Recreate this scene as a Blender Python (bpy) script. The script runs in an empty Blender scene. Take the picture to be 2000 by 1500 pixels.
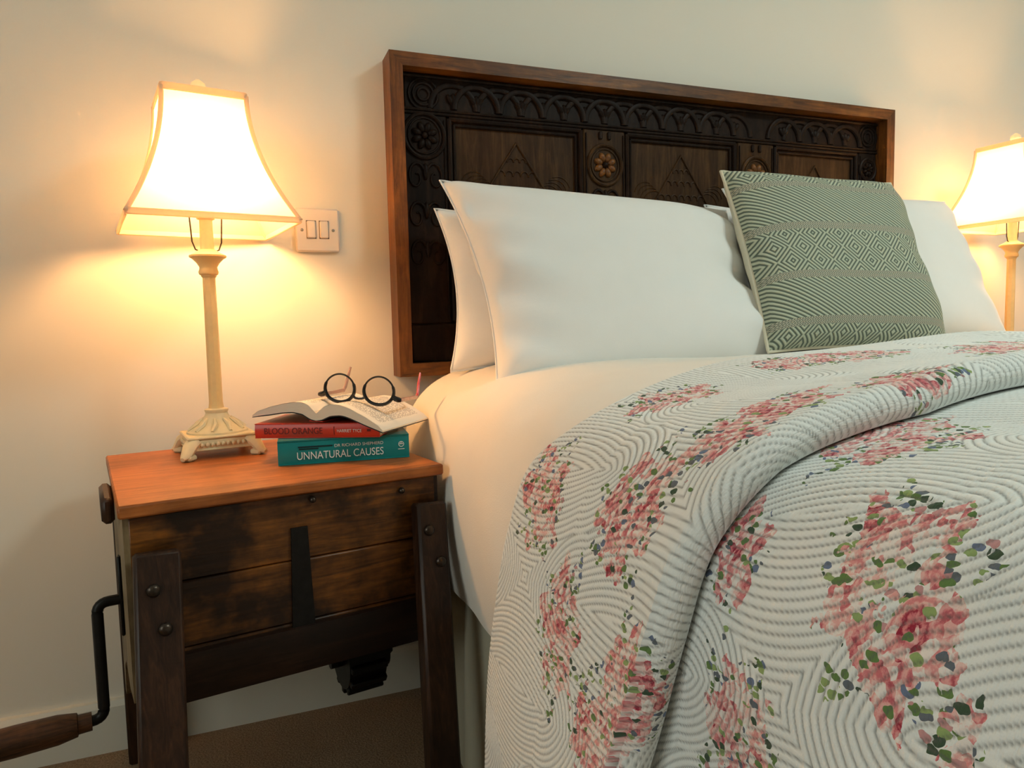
import bpy, math, random
import numpy as np
from mathutils import Vector, Matrix, Euler

# ------------------------------------------------------------------ camera, world, light, exposure
SC = bpy.context.scene
COL = SC.collection
random.seed(7)

def make_camera():
    yaw, pitch, roll, F, D, H = .36969, .08165, -.02275, 1386.0, 1.5034, .7918
    f = np.array([math.sin(yaw)*math.cos(pitch), math.cos(yaw)*math.cos(pitch), -math.sin(pitch)])
    r = np.array([math.cos(yaw), -math.sin(yaw), 0.0])
    u = np.cross(r, f)
    c, s = math.cos(roll), math.sin(roll)
    r2 = c*r + s*u
    u2 = -s*r + c*u
    cam = bpy.data.cameras.new('camera')
    cam.sensor_width = 36.0
    cam.lens = F/2000.0*36.0
    cam.clip_start = .02
    o = bpy.data.objects.new('camera', cam)
    COL.objects.link(o)
    M = Matrix(((r2[0], u2[0], -f[0], 0), (r2[1], u2[1], -f[1], -D), (r2[2], u2[2], -f[2], H), (0, 0, 0, 1)))
    o.matrix_world = M
    SC.camera = o
make_camera()

SC.view_settings.view_transform = 'Standard'
SC.view_settings.look = 'None'
SC.view_settings.gamma = 1.0
SC.view_settings.use_curve_mapping = False
SC.view_settings.exposure = 0.55
w = bpy.data.worlds.new('world'); SC.world = w
w.use_nodes = True
w.node_tree.nodes['Background'].inputs[0].default_value = (.75, .9, 1.0, 1)
w.node_tree.nodes['Background'].inputs[1].default_value = .6

LEFT_FILL_W = 11.5            # fill light at an unseen window added in the left wall
CEIL_W = 19.0            # ceiling lamp
BULB_E = 195.0          # lamp bulbs
BULB_COL = (1.0, .49, .165, 1)
DAY_COL = (.85, 1.0, .94)
def area(name, loc, target, sx, sy, power, color):
    l = bpy.data.lights.new(name, 'AREA')
    l.shape = 'RECTANGLE'; l.size = sx; l.size_y = sy; l.energy = power; l.color = color
    o = bpy.data.objects.new(name, l); COL.objects.link(o)
    o.location = loc
    d = Vector(target) - Vector(loc)
    o.rotation_euler = d.to_track_quat('-Z', 'Y').to_euler()
    return o
area('window_daylight', (-2.13, -1.95, 1.5), (1.0, -1.4, .7), 1.3, 1.1, LEFT_FILL_W, (.93, 1.0, .92))  # added fill from the left, brightens the hanging side of the quilt
area('ceiling_light', (1.75, -1.7, 2.33), (1.75, -1.7, 0), .5, .5, CEIL_W, DAY_COL)

# ------------------------------------------------------------------ mesh helpers
class MB:
    def __init__(s): s.v = []; s.f = []
    def add(s, vs, fs):
        b = len(s.v)
        s.v += [tuple(map(float, p)) for p in vs]
        s.f += [tuple(b+i for i in f) for f in fs]
        return s
    def box(s, c, d, rot=None, bev=0.0, top=None):
        """box of centre c, size d; bev chamfers the edges"""
        hx, hy, hz = d[0]/2, d[1]/2, d[2]/2
        if bev > 0:
            b = min(bev, hx*.9, hy*.9, hz*.9)
            vs = []; idx = {}
            for sx in (-1, 1):
                for sy in (-1, 1):
                    for sz in (-1, 1):
                        for k in range(3):
                            q = [sx*(hx-b), sy*(hy-b), sz*(hz-b)]
                            q[k] = (sx*hx, sy*hy, sz*hz)[k]
                            idx[(sx, sy, sz, k)] = len(vs); vs.append(q)
            fs = []
            S = (-1, 1)
            for k in range(3):
                a, e = [i for i in range(3) if i != k]
                for sk in S:
                    loop = []
                    for (p, q) in ((-1, -1), (1, -1), (1, 1), (-1, 1)):
                        t = [0, 0, 0]; t[k] = sk; t[a] = p; t[e] = q
                        loop.append(idx[(*t, k)])
                    fs.append(loop)
            for a, e in ((0, 1), (0, 2), (1, 2)):
                k = 3-a-e
                for p in S:
                    for q in S:
                        t1 = [0, 0, 0]; t1[a] = p; t1[e] = q; t1[k] = -1
                        t2 = list(t1); t2[k] = 1
                        fs.append([idx[(*t1, a)], idx[(*t2, a)], idx[(*t2, e)], idx[(*t1, e)]])
            for sx in S:
                for sy in S:
                    for sz in S:
                        fs.append([idx[(sx, sy, sz, k)] for k in range(3)])
        else:
            vs = [[sx*hx, sy*hy, sz*hz] for sx in (-1, 1) for sy in (-1, 1) for sz in (-1, 1)]
            fs = [(0, 1, 3, 2), (4, 6, 7, 5), (0, 4, 5, 1), (2, 3, 7, 6), (0, 2, 6, 4), (1, 5, 7, 3)]
        R_ = rot if rot is not None else Matrix.Identity(3)
        vs = [R_ @ Vector(q) + Vector(c) for q in vs]
        return s.add(vs, fs)
    def beam(s, a, b, wx, wy, ref=(1, 0, 0), bev=0.0):
        """rectangular bar from a to b; wx is its width along ref"""
        a = Vector(a); b = Vector(b); z = (b-a).normalized()
        x = Vector(ref); x = (x - z*x.dot(z)).normalized(); y = z.cross(x)
        R_ = Matrix((x, y, z)).transposed()
        return s.box((a+b)/2, (wx, wy, (b-a).length), R_, bev)
    def tube(s, path, rad, n=10, closed=False, flat=1.0, up=(0, 0, 1), caps=True):
        P = [Vector(p) for p in path]; m = len(P)
        if not hasattr(rad, '__len__'): rad = [rad]*m
        vs = []
        for i in range(m):
            if closed: t = P[(i+1) % m]-P[i-1]
            else: t = P[min(i+1, m-1)]-P[max(i-1, 0)]
            t.normalize()
            u = Vector(up); x = t.cross(u)
            if x.length < 1e-3: x = t.cross(Vector((1, .3, 0)))
            x.normalize(); y = x.cross(t)
            for k in range(n):
                a = 2*math.pi*k/n
                vs.append(P[i] + x*math.cos(a)*rad[i] + y*math.sin(a)*rad[i]*flat)
        fs = []
        for i in range(m if closed else m-1):
            j = (i+1) % m
            for k in range(n):
                k2 = (k+1) % n
                fs.append((i*n+k, i*n+k2, j*n+k2, j*n+k))
        if not closed and caps:
            fs.append(tuple(range(n))); fs.append(tuple((m-1)*n+k for k in range(n-1, -1, -1)))
        return s.add(vs, fs)
    def lathe(s, prof, n=32, c=(0, 0, 0), sx=1, sy=1):
        vs = []
        for r, z in prof:
            for k in range(n):
                a = 2*math.pi*k/n
                vs.append((c[0]+r*math.cos(a)*sx, c[1]+r*math.sin(a)*sy, c[2]+z))
        fs = []
        m = len(prof)
        for i in range(m-1):
            for k in range(n):
                k2 = (k+1) % n
                fs.append((i*n+k, i*n+k2, (i+1)*n+k2, (i+1)*n+k))
        fs.append(tuple(range(n-1, -1, -1))); fs.append(tuple((m-1)*n+k for k in range(n)))
        return s.add(vs, fs)
    def ell(s, c, r, rot=None, nu=10, nv=6):
        R_ = rot if rot is not None else Matrix.Identity(3)
        vs = [(0, 0, -1)]
        for i in range(1, nv):
            a = math.pi*i/nv - math.pi/2
            for k in range(nu):
                b = 2*math.pi*k/nu
                vs.append((math.cos(a)*math.cos(b), math.cos(a)*math.sin(b), math.sin(a)))
        vs.append((0, 0, 1)); L = len(vs)-1
        fs = []
        for k in range(nu):
            k2 = (k+1) % nu
            fs.append((0, 1+k2, 1+k))
            for i in range(nv-2):
                fs.append((1+i*nu+k, 1+i*nu+k2, 1+(i+1)*nu+k2, 1+(i+1)*nu+k))
            fs.append((L, 1+(nv-2)*nu+k, 1+(nv-2)*nu+k2))
        vs = [R_ @ Vector((q[0]*r[0], q[1]*r[1], q[2]*r[2])) + Vector(c) for q in vs]
        return s.add(vs, fs)
    def prism(s, poly, a, b, ax):
        """polygon (2D) extruded from a to b along axis ax"""
        def P(q, t):
            if ax == 0: return (t, q[0], q[1])
            if ax == 1: return (q[0], t, q[1])
            return (q[0], q[1], t)
        n = len(poly)
        vs = [P(q, a) for q in poly] + [P(q, b) for q in poly]
        fs = [tuple(range(n)), tuple(range(2*n-1, n-1, -1))]
        for i in range(n):
            j = (i+1) % n
            fs.append((i, i+n, j+n, j))
        return s.add(vs, fs)
    def mesh(s, name, smooth=True, fix=True):
        me = bpy.data.meshes.new(name)
        me.from_pydata(s.v, [], s.f); me.update()
        if fix:
            import bmesh
            bm = bmesh.new(); bm.from_mesh(me)
            bmesh.ops.recalc_face_normals(bm, faces=bm.faces)
            bm.to_mesh(me); bm.free()
        if smooth:
            me.shade_smooth()
            try: me.set_sharp_from_angle(angle=math.radians(38))
            except Exception: pass
        return me

def link(name, me, mat, parent=None):
    o = bpy.data.objects.new(name, me); COL.objects.link(o)
    if mat is not None and not me.materials: me.materials.append(mat)
    if parent is not None: o.parent = parent
    return o
def part(name, mb, mat, parent=None, smooth=True, label=None):
    o = link(name, mb.mesh(name, smooth), mat, parent)
    if label: o['label'] = label
    return o
def tag(o, label, cat, group=None):
    o['label'] = label; o['category'] = cat
    if group: o['group'] = group
    return o
def thing(name, label, cat, loc=(0, 0, 0), rz=0.0, group=None, rot=None):
    o = bpy.data.objects.new(name, None); COL.objects.link(o)
    o.empty_display_size = .05
    o.location = loc; o.rotation_euler = rot if rot else (0, 0, rz)
    return tag(o, label, cat, group)
def struct(name, mb, mat, smooth=False):
    o = part(name, mb, mat, None, smooth); o['kind'] = 'structure'; return o
def grid_mesh(name, V, nu, nv, uv=None, smooth=True, closed_u=False):
    """V: (nu*nv,3) row-major [u][v]"""
    V = np.asarray(V, np.float32).reshape(-1, 3)
    I = np.arange(nu*nv).reshape(nu, nv)
    a = I[:-1, :-1].ravel(); b = I[1:, :-1].ravel(); c = I[1:, 1:].ravel(); d = I[:-1, 1:].ravel()
    Fq = np.stack([a, b, c, d], 1).astype(np.int32)
    me = bpy.data.meshes.new(name)
    me.vertices.add(len(V)); me.vertices.foreach_set('co', V.ravel())
    n = len(Fq)
    me.loops.add(n*4); me.loops.foreach_set('vertex_index', Fq.ravel())
    me.polygons.add(n); me.polygons.foreach_set('loop_start', np.arange(n, dtype=np.int32)*4)
    if uv is not None:
        l = me.uv_layers.new(name='UVMap')
        UV = np.asarray(uv, np.float32).reshape(-1, 2)[Fq.ravel()]
        l.data.foreach_set('uv', UV.ravel())
    me.update(calc_edges=True)
    if smooth: me.shade_smooth()
    return me

# ------------------------------------------------------------------ material helpers
class NT:
    def __init__(s, name):
        s.m = bpy.data.materials.new(name); s.m.use_nodes = True
        s.t = s.m.node_tree; s.b = s.t.nodes['Principled BSDF']; s.out = s.t.nodes['Material Output']
    def n(s, ty, **kw):
        o = s.t.nodes.new(ty)
        for k, v in kw.items(): setattr(o, k, v)
        return o
    def l(s, a, b): s.t.links.new(a, b)
    def val(s, sock, x):
        if hasattr(x, 'is_output') or isinstance(x, bpy.types.NodeSocket): s.l(x, sock)
        else: sock.default_value = x
    def math(s, op, a, b=None, c=None):
        o = s.n('ShaderNodeMath', operation=op)
        s.val(o.inputs[0], a)
        if b is not None: s.val(o.inputs[1], b)
        if c is not None: s.val(o.inputs[2], c)
        return o.outputs[0]
    def coord(s, kind='Object', scale=(1, 1, 1), rot=(0, 0, 0)):
        tc = s.n('ShaderNodeTexCoord'); mp = s.n('ShaderNodeMapping')
        mp.inputs['Scale'].default_value = scale; mp.inputs['Rotation'].default_value = rot
        s.l(tc.outputs[kind], mp.inputs['Vector']); return mp.outputs[0]
    def noise(s, vec, scale, detail=4, rough=.55, dist=0.0):
        o = s.n('ShaderNodeTexNoise'); s.l(vec, o.inputs['Vector'])
        o.inputs['Scale'].default_value = scale; o.inputs['Detail'].default_value = detail
        o.inputs['Roughness'].default_value = rough; o.inputs['Distortion'].default_value = dist
        return o.outputs['Fac']
    def ramp(s, fac, stops, interp='LINEAR'):
        o = s.n('ShaderNodeValToRGB'); s.l(fac, o.inputs[0]); e = o.color_ramp.elements
        o.color_ramp.interpolation = interp
        while len(e) < len(stops): e.new(.5)
        for i, (p, c) in enumerate(stops):
            e[i].position = p
            e[i].color = (c, c, c, 1) if not hasattr(c, '__len__') else (*c[:3], 1)
        return o.outputs[0]
    def mix(s, fac, a, b, mode='MIX'):
        o = s.n('ShaderNodeMix', data_type='RGBA', blend_type=mode)
        s.val(o.inputs[0], fac)
        for sock, x in ((o.inputs[6], a), (o.inputs[7], b)):
            if isinstance(x, bpy.types.NodeSocket): s.l(x, sock)
            else: sock.default_value = (*x[:3], 1)
        return o.outputs[2]
    def bump(s, h, strength=.3, dist=.002):
        o = s.n('ShaderNodeBump'); o.inputs['Strength'].default_value = strength
        o.inputs['Distance'].default_value = dist; s.l(h, o.inputs['Height'])
        s.l(o.outputs[0], s.b.inputs['Normal']); return o
    def set(s, color=None, rough=None, metal=None, spec=None, sheen=None):
        if color is not None:
            if isinstance(color, bpy.types.NodeSocket): s.l(color, s.b.inputs['Base Color'])
            else: s.b.inputs['Base Color'].default_value = (*color[:3], 1)
        if rough is not None: s.val(s.b.inputs['Roughness'], rough)
        if metal is not None: s.b.inputs['Metallic'].default_value = metal
        if spec is not None: s.b.inputs['Specular IOR Level'].default_value = spec
        if sheen is not None: s.b.inputs['Sheen Weight'].default_value = sheen
        return s.m

def wood(name, dark, mid, light, grain=(1, 14, 14), scale=6, rough=.45, bump=.25, stain=.0, spec=.35):
    t = NT(name)
    v = t.coord('Object', grain)
    n1 = t.noise(v, scale, 6, .6, 1.2)
    n2 = t.noise(v, scale*5, 3, .7)
    f = t.math('ADD', t.math('MULTIPLY', n1, .75), t.math('MULTIPLY', n2, .25))
    c = t.ramp(f, [(.32, dark), (.5, mid), (.68, light)])
    if stain > 0:
        v2 = t.coord('Object', (1, 1, 1))
        st = t.ramp(t.noise(v2, 7, 5, .65), [(.40, 1.0), (.60, 0.0)])
        c = t.mix(t.math('MULTIPLY', st, stain), c, tuple(x*.25 for x in dark))
    t.bump(f, bump, .0015)
    return t.set(c, rough, spec=spec)
def plain(name, col, rough=.5, metal=0.0, nz=.06, scale=40, bump=0.0, spec=.4):
    t = NT(name)
    v = t.coord('Object')
    n = t.noise(v, scale, 4)
    c = t.mix(n, tuple(max(0, x*(1-nz)) for x in col), tuple(min(1, x*(1+nz)) for x in col))
    if bump: t.bump(n, bump, .001)
    return t.set(c, rough, metal, spec)
def fabric(name, col, weave=900, bump=.25, rough=.9, nz=.03):
    t = NT(name)
    v = t.coord('Object')
    n = t.noise(v, 14, 4)
    c = t.mix(n, tuple(max(0, x*(1-nz)) for x in col), tuple(min(1, x*(1+nz)) for x in col))
    w1 = t.n('ShaderNodeTexVoronoi'); t.l(v, w1.inputs['Vector']); w1.inputs['Scale'].default_value = weave
    t.bump(w1.outputs['Distance'], bump, .0006)
    return t.set(c, rough, spec=.15, sheen=.1)

M = {}
M['wall'] = plain('wall_paint', (.79, .75, .66), .85, nz=.02, scale=3, bump=.02, spec=.2)
M['white_paint'] = plain('white_gloss_paint', (.74, .71, .62), .45, nz=.03, scale=8)
M['ceiling'] = plain('ceiling_paint', (.85, .85, .82), .9)
M['oak'] = wood('dark_carved_oak', (.007, .003, .002), (.015, .007, .004), (.036, .017, .009), (4, 4, 1), 7, .5, .5, .3, .12)
M['oak_panel'] = wood('oak_panel', (.025, .011, .004), (.055, .025, .009), (.10, .05, .018), (9, 9, 1), 6, .5, .5, .35, .12)
M['oak_frame_h'] = wood('oak_frame_along', (.045, .016, .005), (.17, .058, .010), (.29, .11, .020), (1, 12, 12), 6, .45, .4, .5)
M['oak_frame_v'] = wood('oak_frame_upright', (.045, .016, .005), (.18, .060, .010), (.30, .115, .020), (12, 12, 1), 6, .45, .4, .5)
M['lid'] = wood('waxed_pine_lid', (.24, .065, .014), (.46, .135, .028), (.60, .20, .05), (1.2, 14, 14), 4, .42, .45, .42)
M['pine'] = wood('stained_pine', (.03, .010, .003), (.15, .050, .007), (.30, .10, .013), (1, 10, 10), 5, .38, .45, .92)
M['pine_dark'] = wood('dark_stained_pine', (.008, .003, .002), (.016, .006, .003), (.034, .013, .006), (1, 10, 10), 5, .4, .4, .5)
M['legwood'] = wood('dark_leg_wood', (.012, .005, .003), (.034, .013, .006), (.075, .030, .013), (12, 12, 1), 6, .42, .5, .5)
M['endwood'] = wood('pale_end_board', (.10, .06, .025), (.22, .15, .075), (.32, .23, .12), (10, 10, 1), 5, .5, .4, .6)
M['iron'] = plain('black_iron', (.012, .011, .010), .42, .6, nz=.4, scale=90, bump=.3)
M['bolt'] = plain('worn_bolt', (.06, .045, .035), .32, .8, nz=.4, scale=200, bump=.3)
M['handle'] = wood('turned_handle', (.02, .009, .004), (.09, .035, .014), (.15, .06, .022), (1, 12, 12), 9, .4, .3, .7)
M['lampstand'] = plain('cream_resin', (.82, .67, .40), .5, nz=.10, scale=60, bump=.2)
M['lamp_pole'] = plain('aged_cream_resin', (.85, .60, .27), .5, nz=.10, scale=60, bump=.2)  # the cream resin again, with warm lamp glow put into its colour
M['ivory'] = plain('switch_plastic', (.82, .74, .66), .35, nz=.01)
M['steel'] = plain('screw_steel', (.35, .33, .30), .35, .9)
M['grey_line'] = plain('rocker_gap', (.16, .14, .13), .6)
M['sheet'] = fabric('cream_sheet_cotton', (.86, .81, .73), 700, .3)
M['pillow'] = fabric('white_cotton', (.86, .85, .82), 900, .12)
M['valance'] = fabric('valance_cloth', (.42, .39, .29), 600, .3)
M['teal'] = plain('teal_cover', (.008, .21, .21), .28, nz=.12, scale=25)
M['teal_dark'] = plain('teal_dark_print', (.004, .03, .035), .3)
M['red'] = plain('red_cover', (.62, .045, .018), .3, nz=.08, scale=25)
M['red_dark'] = plain('dark_red_print', (.16, .012, .008), .35)
M['white_ink'] = plain('white_print', (.80, .82, .78), .4)
M['black_cover'] = plain('black_cover', (.012, .014, .014), .3)
M['black_frame'] = plain('black_acetate', (.010, .010, .011), .18, spec=.6)
M['pink_temple'] = plain('mottled_acetate', (.42, .25, .20), .25, nz=.4, scale=160)
M['red_tip'] = plain('red_temple_tip', (.55, .03, .05), .25)
M['carpet'] = None
def carpet():
    t = NT('carpet_pile'); v = t.coord('Object')
    n = t.noise(v, 260, 3, .7); n2 = t.noise(v, 9, 4)
    c = t.mix(n2, (.38, .25, .15), (.52, .36, .23))
    c = t.mix(t.ramp(n, [(.35, .65), (.65, 0.0)]), c, (.12, .07, .04))
    t.bump(n, .8, .006); M['carpet'] = t.set(c, .95, spec=.05)
carpet()
def shade_mat(name, col, tr):
    t = NT(name)
    d = t.n('ShaderNodeBsdfDiffuse'); tl = t.n('ShaderNodeBsdfTranslucent'); mx = t.n('ShaderNodeMixShader')
    v = t.coord('Object', (1, 1, .3)); n = t.noise(v, 220, 3)
    c = t.mix(n, tuple(x*.96 for x in col), col)
    t.l(c, d.inputs[0]); t.l(c, tl.inputs[0]); mx.inputs[0].default_value = tr
    t.l(d.outputs[0], mx.inputs[1]); t.l(tl.outputs[0], mx.inputs[2]); t.l(mx.outputs[0], t.out.inputs[0])
    return t.m
M['shade'] = shade_mat('lamp_shade_fabric', (.95, .90, .78), .72)
M['trim'] = shade_mat('lamp_shade_trim', (.95, .80, .60), .5)
def bulb_mat():
    t = NT('lit_bulb')
    e = t.n('ShaderNodeEmission'); e.inputs[0].default_value = BULB_COL; e.inputs[1].default_value = BULB_E
    t.l(e.outputs[0], t.out.inputs[0]); M['bulb'] = t.m
bulb_mat()
def glass_mat():
    t = NT('lens_glass')
    g = t.n('ShaderNodeBsdfGlossy'); g.inputs['Roughness'].default_value = .02
    tr = t.n('ShaderNodeBsdfTransparent'); fr = t.n('ShaderNodeFresnel'); fr.inputs[0].default_value = 1.5
    mx = t.n('ShaderNodeMixShader'); t.l(fr.outputs[0], mx.inputs[0])
    t.l(tr.outputs[0], mx.inputs[1]); t.l(g.outputs[0], mx.inputs[2]); t.l(mx.outputs[0], t.out.inputs[0])
    M['lens'] = t.m
glass_mat()
def page_mats():
    t = NT('page_edges'); v = t.coord('Object', (1, 1, 30)); n = t.noise(v, 60, 3, .7)
    M['page_edge'] = t.set(t.mix(n, (.72, .62, .46), (.86, .78, .63)), .8, spec=.1)
    t = NT('printed_page')
    tc = t.n('ShaderNodeTexCoord'); sp = t.n('ShaderNodeSeparateXYZ'); t.l(tc.outputs['UV'], sp.inputs[0])
    u, vv = sp.outputs[0], sp.outputs[1]                        # metres: u across the page, v along the page
    row = t.math('MULTIPLY', vv, 1/.0062)
    line = t.math('LESS_THAN', t.math('FRACT', row), .42)
    cb = t.n('ShaderNodeCombineXYZ'); t.l(t.math('MULTIPLY', u, 420), cb.inputs[0])
    t.l(t.math('MULTIPLY', t.math('FLOOR', row), 7.31), cb.inputs[1])
    nz = t.noise(cb.outputs[0], 1.0, 2)
    word = t.math('GREATER_THAN', nz, .46)
    inu = t.math('MULTIPLY', t.math('GREATER_THAN', u, .018), t.math('LESS_THAN', u, .104))
    inv = t.math('MULTIPLY', t.math('GREATER_THAN', vv, .02), t.math('LESS_THAN', vv, .178))
    ink = t.math('MULTIPLY', t.math('MULTIPLY', line, word), t.math('MULTIPLY', inu, inv))
    M['page'] = t.set(t.mix(t.math('MULTIPLY', ink, .75), (.86, .80, .69), (.10, .08, .07)), .75, spec=.15)
page_mats()

# ------------------------------------------------------------------ room
RX0, RX1, RY0, RZ = -2.2, 3.2, -5.0, 2.4
struct('floor', MB().box(((RX0+RX1)/2, RY0/2, -.05), (RX1-RX0+.2, -RY0+.2, .1)), M['carpet'])
struct('ceiling', MB().box(((RX0+RX1)/2, RY0/2, RZ+.05), (RX1-RX0+.2, -RY0+.2, .1)), M['ceiling'])
struct('wall_back', MB().box(((RX0+RX1)/2, .05, RZ/2), (RX1-RX0+.2, .1, RZ)), M['wall'])
struct('wall_right', MB().box((RX1+.05, RY0/2, RZ/2), (.1, -RY0, RZ)), M['wall'])
struct('wall_front', MB().box(((RX0+RX1)/2, RY0-.05, RZ/2), (RX1-RX0+.2, .1, RZ)), M['wall'])
WY0, WY1, WZ0, WZ1 = -2.65, -1.25, .9, 2.1
mb = MB()
mb.box((RX0-.05, (RY0+WY0)/2, RZ/2), (.1, WY0-RY0, RZ)); mb.box((RX0-.05, WY1/2, RZ/2), (.1, -WY1, RZ))
mb.box((RX0-.05, (WY0+WY1)/2, WZ0/2), (.1, WY1-WY0, WZ0)); mb.box((RX0-.05, (WY0+WY1)/2, (WZ1+RZ)/2), (.1, WY1-WY0, RZ-WZ1))
struct('wall_left', mb, M['wall'])
wc, wz = (WY0+WY1)/2, (WZ0+WZ1)/2
fill_win = struct('window_1', MB().box((RX0-.06, wc, WZ0+.02), (.06, WY1-WY0, .04)).box((RX0-.06, wc, WZ1-.02), (.06, WY1-WY0, .04))
    .box((RX0-.06, WY0+.02, wz), (.06, .04, WZ1-WZ0)).box((RX0-.06, WY1-.02, wz), (.06, .04, WZ1-WZ0)).box((RX0-.06, wc, wz), (.05, .04, WZ1-WZ0)), M['white_paint'])  # unseen window, added to go with the left fill light
part('pane', MB().box((RX0-.06, wc, wz), (.004, WY1-WY0-.04, WZ1-WZ0-.04)), M['lens'], fill_win, False)
struct('baseboard_back', MB().prism([(-.0001, 0), (-.018, 0), (-.018, .088), (-.012, .098), (-.0001, .098)], RX0, RX1, 0), M['white_paint'])

# ------------------------------------------------------------------ carved headboard
hb = thing('headboard', 'wide dark carved oak headboard in a plain brown frame, fixed to the wall', 'headboard', (1.0, 0, 0))
HX = 1.0
def hx(x): return x-HX
X0, X1, Z0, Z1, FD = .312, 1.672, .692, 1.343, .065
fw = .027
def frame_piece(poly, m, nm):
    part(nm, MB().prism(poly, -.0005, -FD, 1), m, hb, True)
frame_piece([(hx(X0), Z1), (hx(X1), Z1), (hx(X1-fw), Z1-fw), (hx(X0+fw), Z1-fw)], M['oak_frame_h'], 'frame_rail')
frame_piece([(hx(X0), Z0), (hx(X0+fw), Z0+fw), (hx(X1-fw), Z0+fw), (hx(X1), Z0)], M['oak_frame_h'], 'frame_rail')
frame_piece([(hx(X0), Z0), (hx(X0), Z1), (hx(X0+fw), Z1-fw), (hx(X0+fw), Z0+fw)], M['oak_frame_v'], 'frame_post')
frame_piece([(hx(X1), Z1), (hx(X1), Z0), (hx(X1-fw), Z0+fw), (hx(X1-fw), Z1-fw)], M['oak_frame_v'], 'frame_post')
xi0, xi1, zi0, zi1 = X0+fw, X1-fw, Z0+fw, Z1-fw
YB, YS, YP = -.012, -.030, -.020                       # back board, face of stiles and rails, face of panels
part('back_board', MB().box((0, YB/2-.0005, (zi0+zi1)/2), (xi1-xi0+.01, -YB, zi1-zi0+.01)), M['oak'], hb, False)
ZF = 1.235                                             # underside of the carved top rail
top = part('top_rail', MB().box((0, (YB+YS)/2, (ZF+zi1)/2), (xi1-xi0, YB-YS, zi1-ZF), bev=.003), M['oak'], hb)
part('bottom_rail', MB().box((0, (YB+YS)/2, (zi0+.80)/2), (xi1-xi0, YB-YS, .80-zi0), bev=.003), M['oak'], hb)
stiles = [(xi0, .437), (.758, .866), (1.185, 1.298), (1.583, xi1)]
panels = [(.437, .758), (.866, 1.185), (1.298, 1.583)]
for k, (a, b) in enumerate(stiles):
    st = part('stile', MB().box((hx((a+b)/2), (YB+YS)/2, (.80+ZF)/2), (b-a, YB-YS, ZF-.80), bev=.003), M['oak_panel'] if k in (1, 2) else M['oak'], hb)
    cx, cz = (a+b)/2, (1.19, 1.155, 1.155, 1.19)[k]
    R = min(.043, (b-a)/2-.004)
    ringp = [(hx(cx)+math.cos(t)*R, YS-.001, cz+math.sin(t)*R*1.05) for t in np.linspace(0, 2*math.pi, 36, endpoint=False)]
    ros = part('rosette_ring', MB().tube(ringp, .0045, 8, True, up=(0, 1, 0)).tube([(hx(cx)+(p[0]-hx(cx))*.80, p[1], cz+(p[2]-cz)*.80) for p in ringp], .0022, 6, True, up=(0, 1, 0)), M['oak_panel'] if k in (1, 2) else M['oak'], hb)
    pm = None
    for j in range(8):
        if pm is None: pm = MB().ell((R*.42, 0, 0), (R*.27, .007, R*.17)).mesh('petal')
        q = link('petal', pm, M['oak_frame_v'] if k in (1, 2) else M['oak'], ros)
        q.location = (hx(cx), YS-.001, cz); q.rotation_euler = (0, -2*math.pi*(j+.5)/8, 0)
    part('boss', MB().ell((hx(cx), YS-.002, cz), (R*.16, .009, R*.16)), M['oak'], ros)
    # carved scrolls above and below the rosette
    sc = MB()
    for zc, up in ((cz-.085, -1), (cz-.165, -1), (cz-.245, -1)):
        if zc < .83: continue
        for sx in (-1, 1):
            pts = []
            for t in np.linspace(0, 1, 22):
                a2 = t*2.6*math.pi; r2 = .026*(1-.8*t)
                pts.append((hx(cx)+sx*(.020-r2*math.cos(a2)*.8), YS-.001, zc+r2*math.sin(a2)*1.3))
            sc.tube(pts, [.0038*(1-.5*t) for t in np.linspace(0, 1, 22)], 6, up=(0, 1, 0))
        sc.ell((hx(cx), YS-.001, zc+.012), (.006, .006, .018))
    for sx in (-1, 1):
        sc.box((hx(cx)+sx*((b-a)/2-.006), YS-.001, (.80+ZF)/2), (.003, .004, ZF-.82), bev=.001)
    if cz < 1.17:
        for sx in (-.011, .011): sc.box((hx(cx)+sx, YS-.002, cz+.066), (.009, .006, .018), bev=.002)
    part('scroll_carving', sc, M['oak'], st)
for a, b in panels:
    pn = part('panel', MB().box((hx((a+b)/2), (YB+YP)/2, (.80+ZF)/2), (b-a, YB-YP+.0, ZF-.80), bev=.0), M['oak_panel'], hb, False)
    mo = MB()
    for k, (ins, rr, dz) in enumerate(((.006, .006, 0), (.017, .0038, 0))):
        loop = [(hx(a+ins), YP-.006+k*.003, ZF-ins), (hx(b-ins), YP-.006+k*.003, ZF-ins), (hx(b-ins), YP-.006+k*.003, .80+ins), (hx(a+ins), YP-.006+k*.003, .80+ins)]
        for p, q in zip(loop, loop[1:]+loop[:1]): mo.tube([p, q], rr, 8, up=(0, 1, 0))
    part('panel_moulding', mo, M['oak'], pn)
    cx = (a+b)/2; za = 1.192
    cv = MB()
    for sx in (-1, 1):
        cv.tube([(hx(cx), YP-.001, za), (hx(cx)+sx*.066, YP-.001, za-.098), (hx(cx)+sx*.10, YP-.001, za-.15)], .0028, 6, up=(0, 1, 0))
        for k in range(4):
            pts = [(hx(cx)+sx*(.075+.008*k+.03*math.cos(t)), YP, 1.075+.022*k*.3+.03*math.sin(t)) for t in np.linspace(.2, 2.0, 8)]
            cv.tube(pts, .0017, 5, up=(0, 1, 0))
    for zr, wd, nlob in ((.042, .022, 3), (.072, .046, 5), (.105, .066, 7)):
        for k in range(nlob):
            t = (k-(nlob-1)/2)/(nlob/2)
            c0 = (hx(cx)+t*wd, YP, za-zr)
            pts = [(c0[0]+wd/nlob*math.cos(u), YP-.0005, c0[2]+wd/nlob*1.2*math.sin(u)) for u in np.linspace(0, math.pi, 8)]
            cv.tube(pts, .002, 5, up=(0, 1, 0))
    part('chevron_carving', cv, M['oak_panel'], pn)
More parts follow.
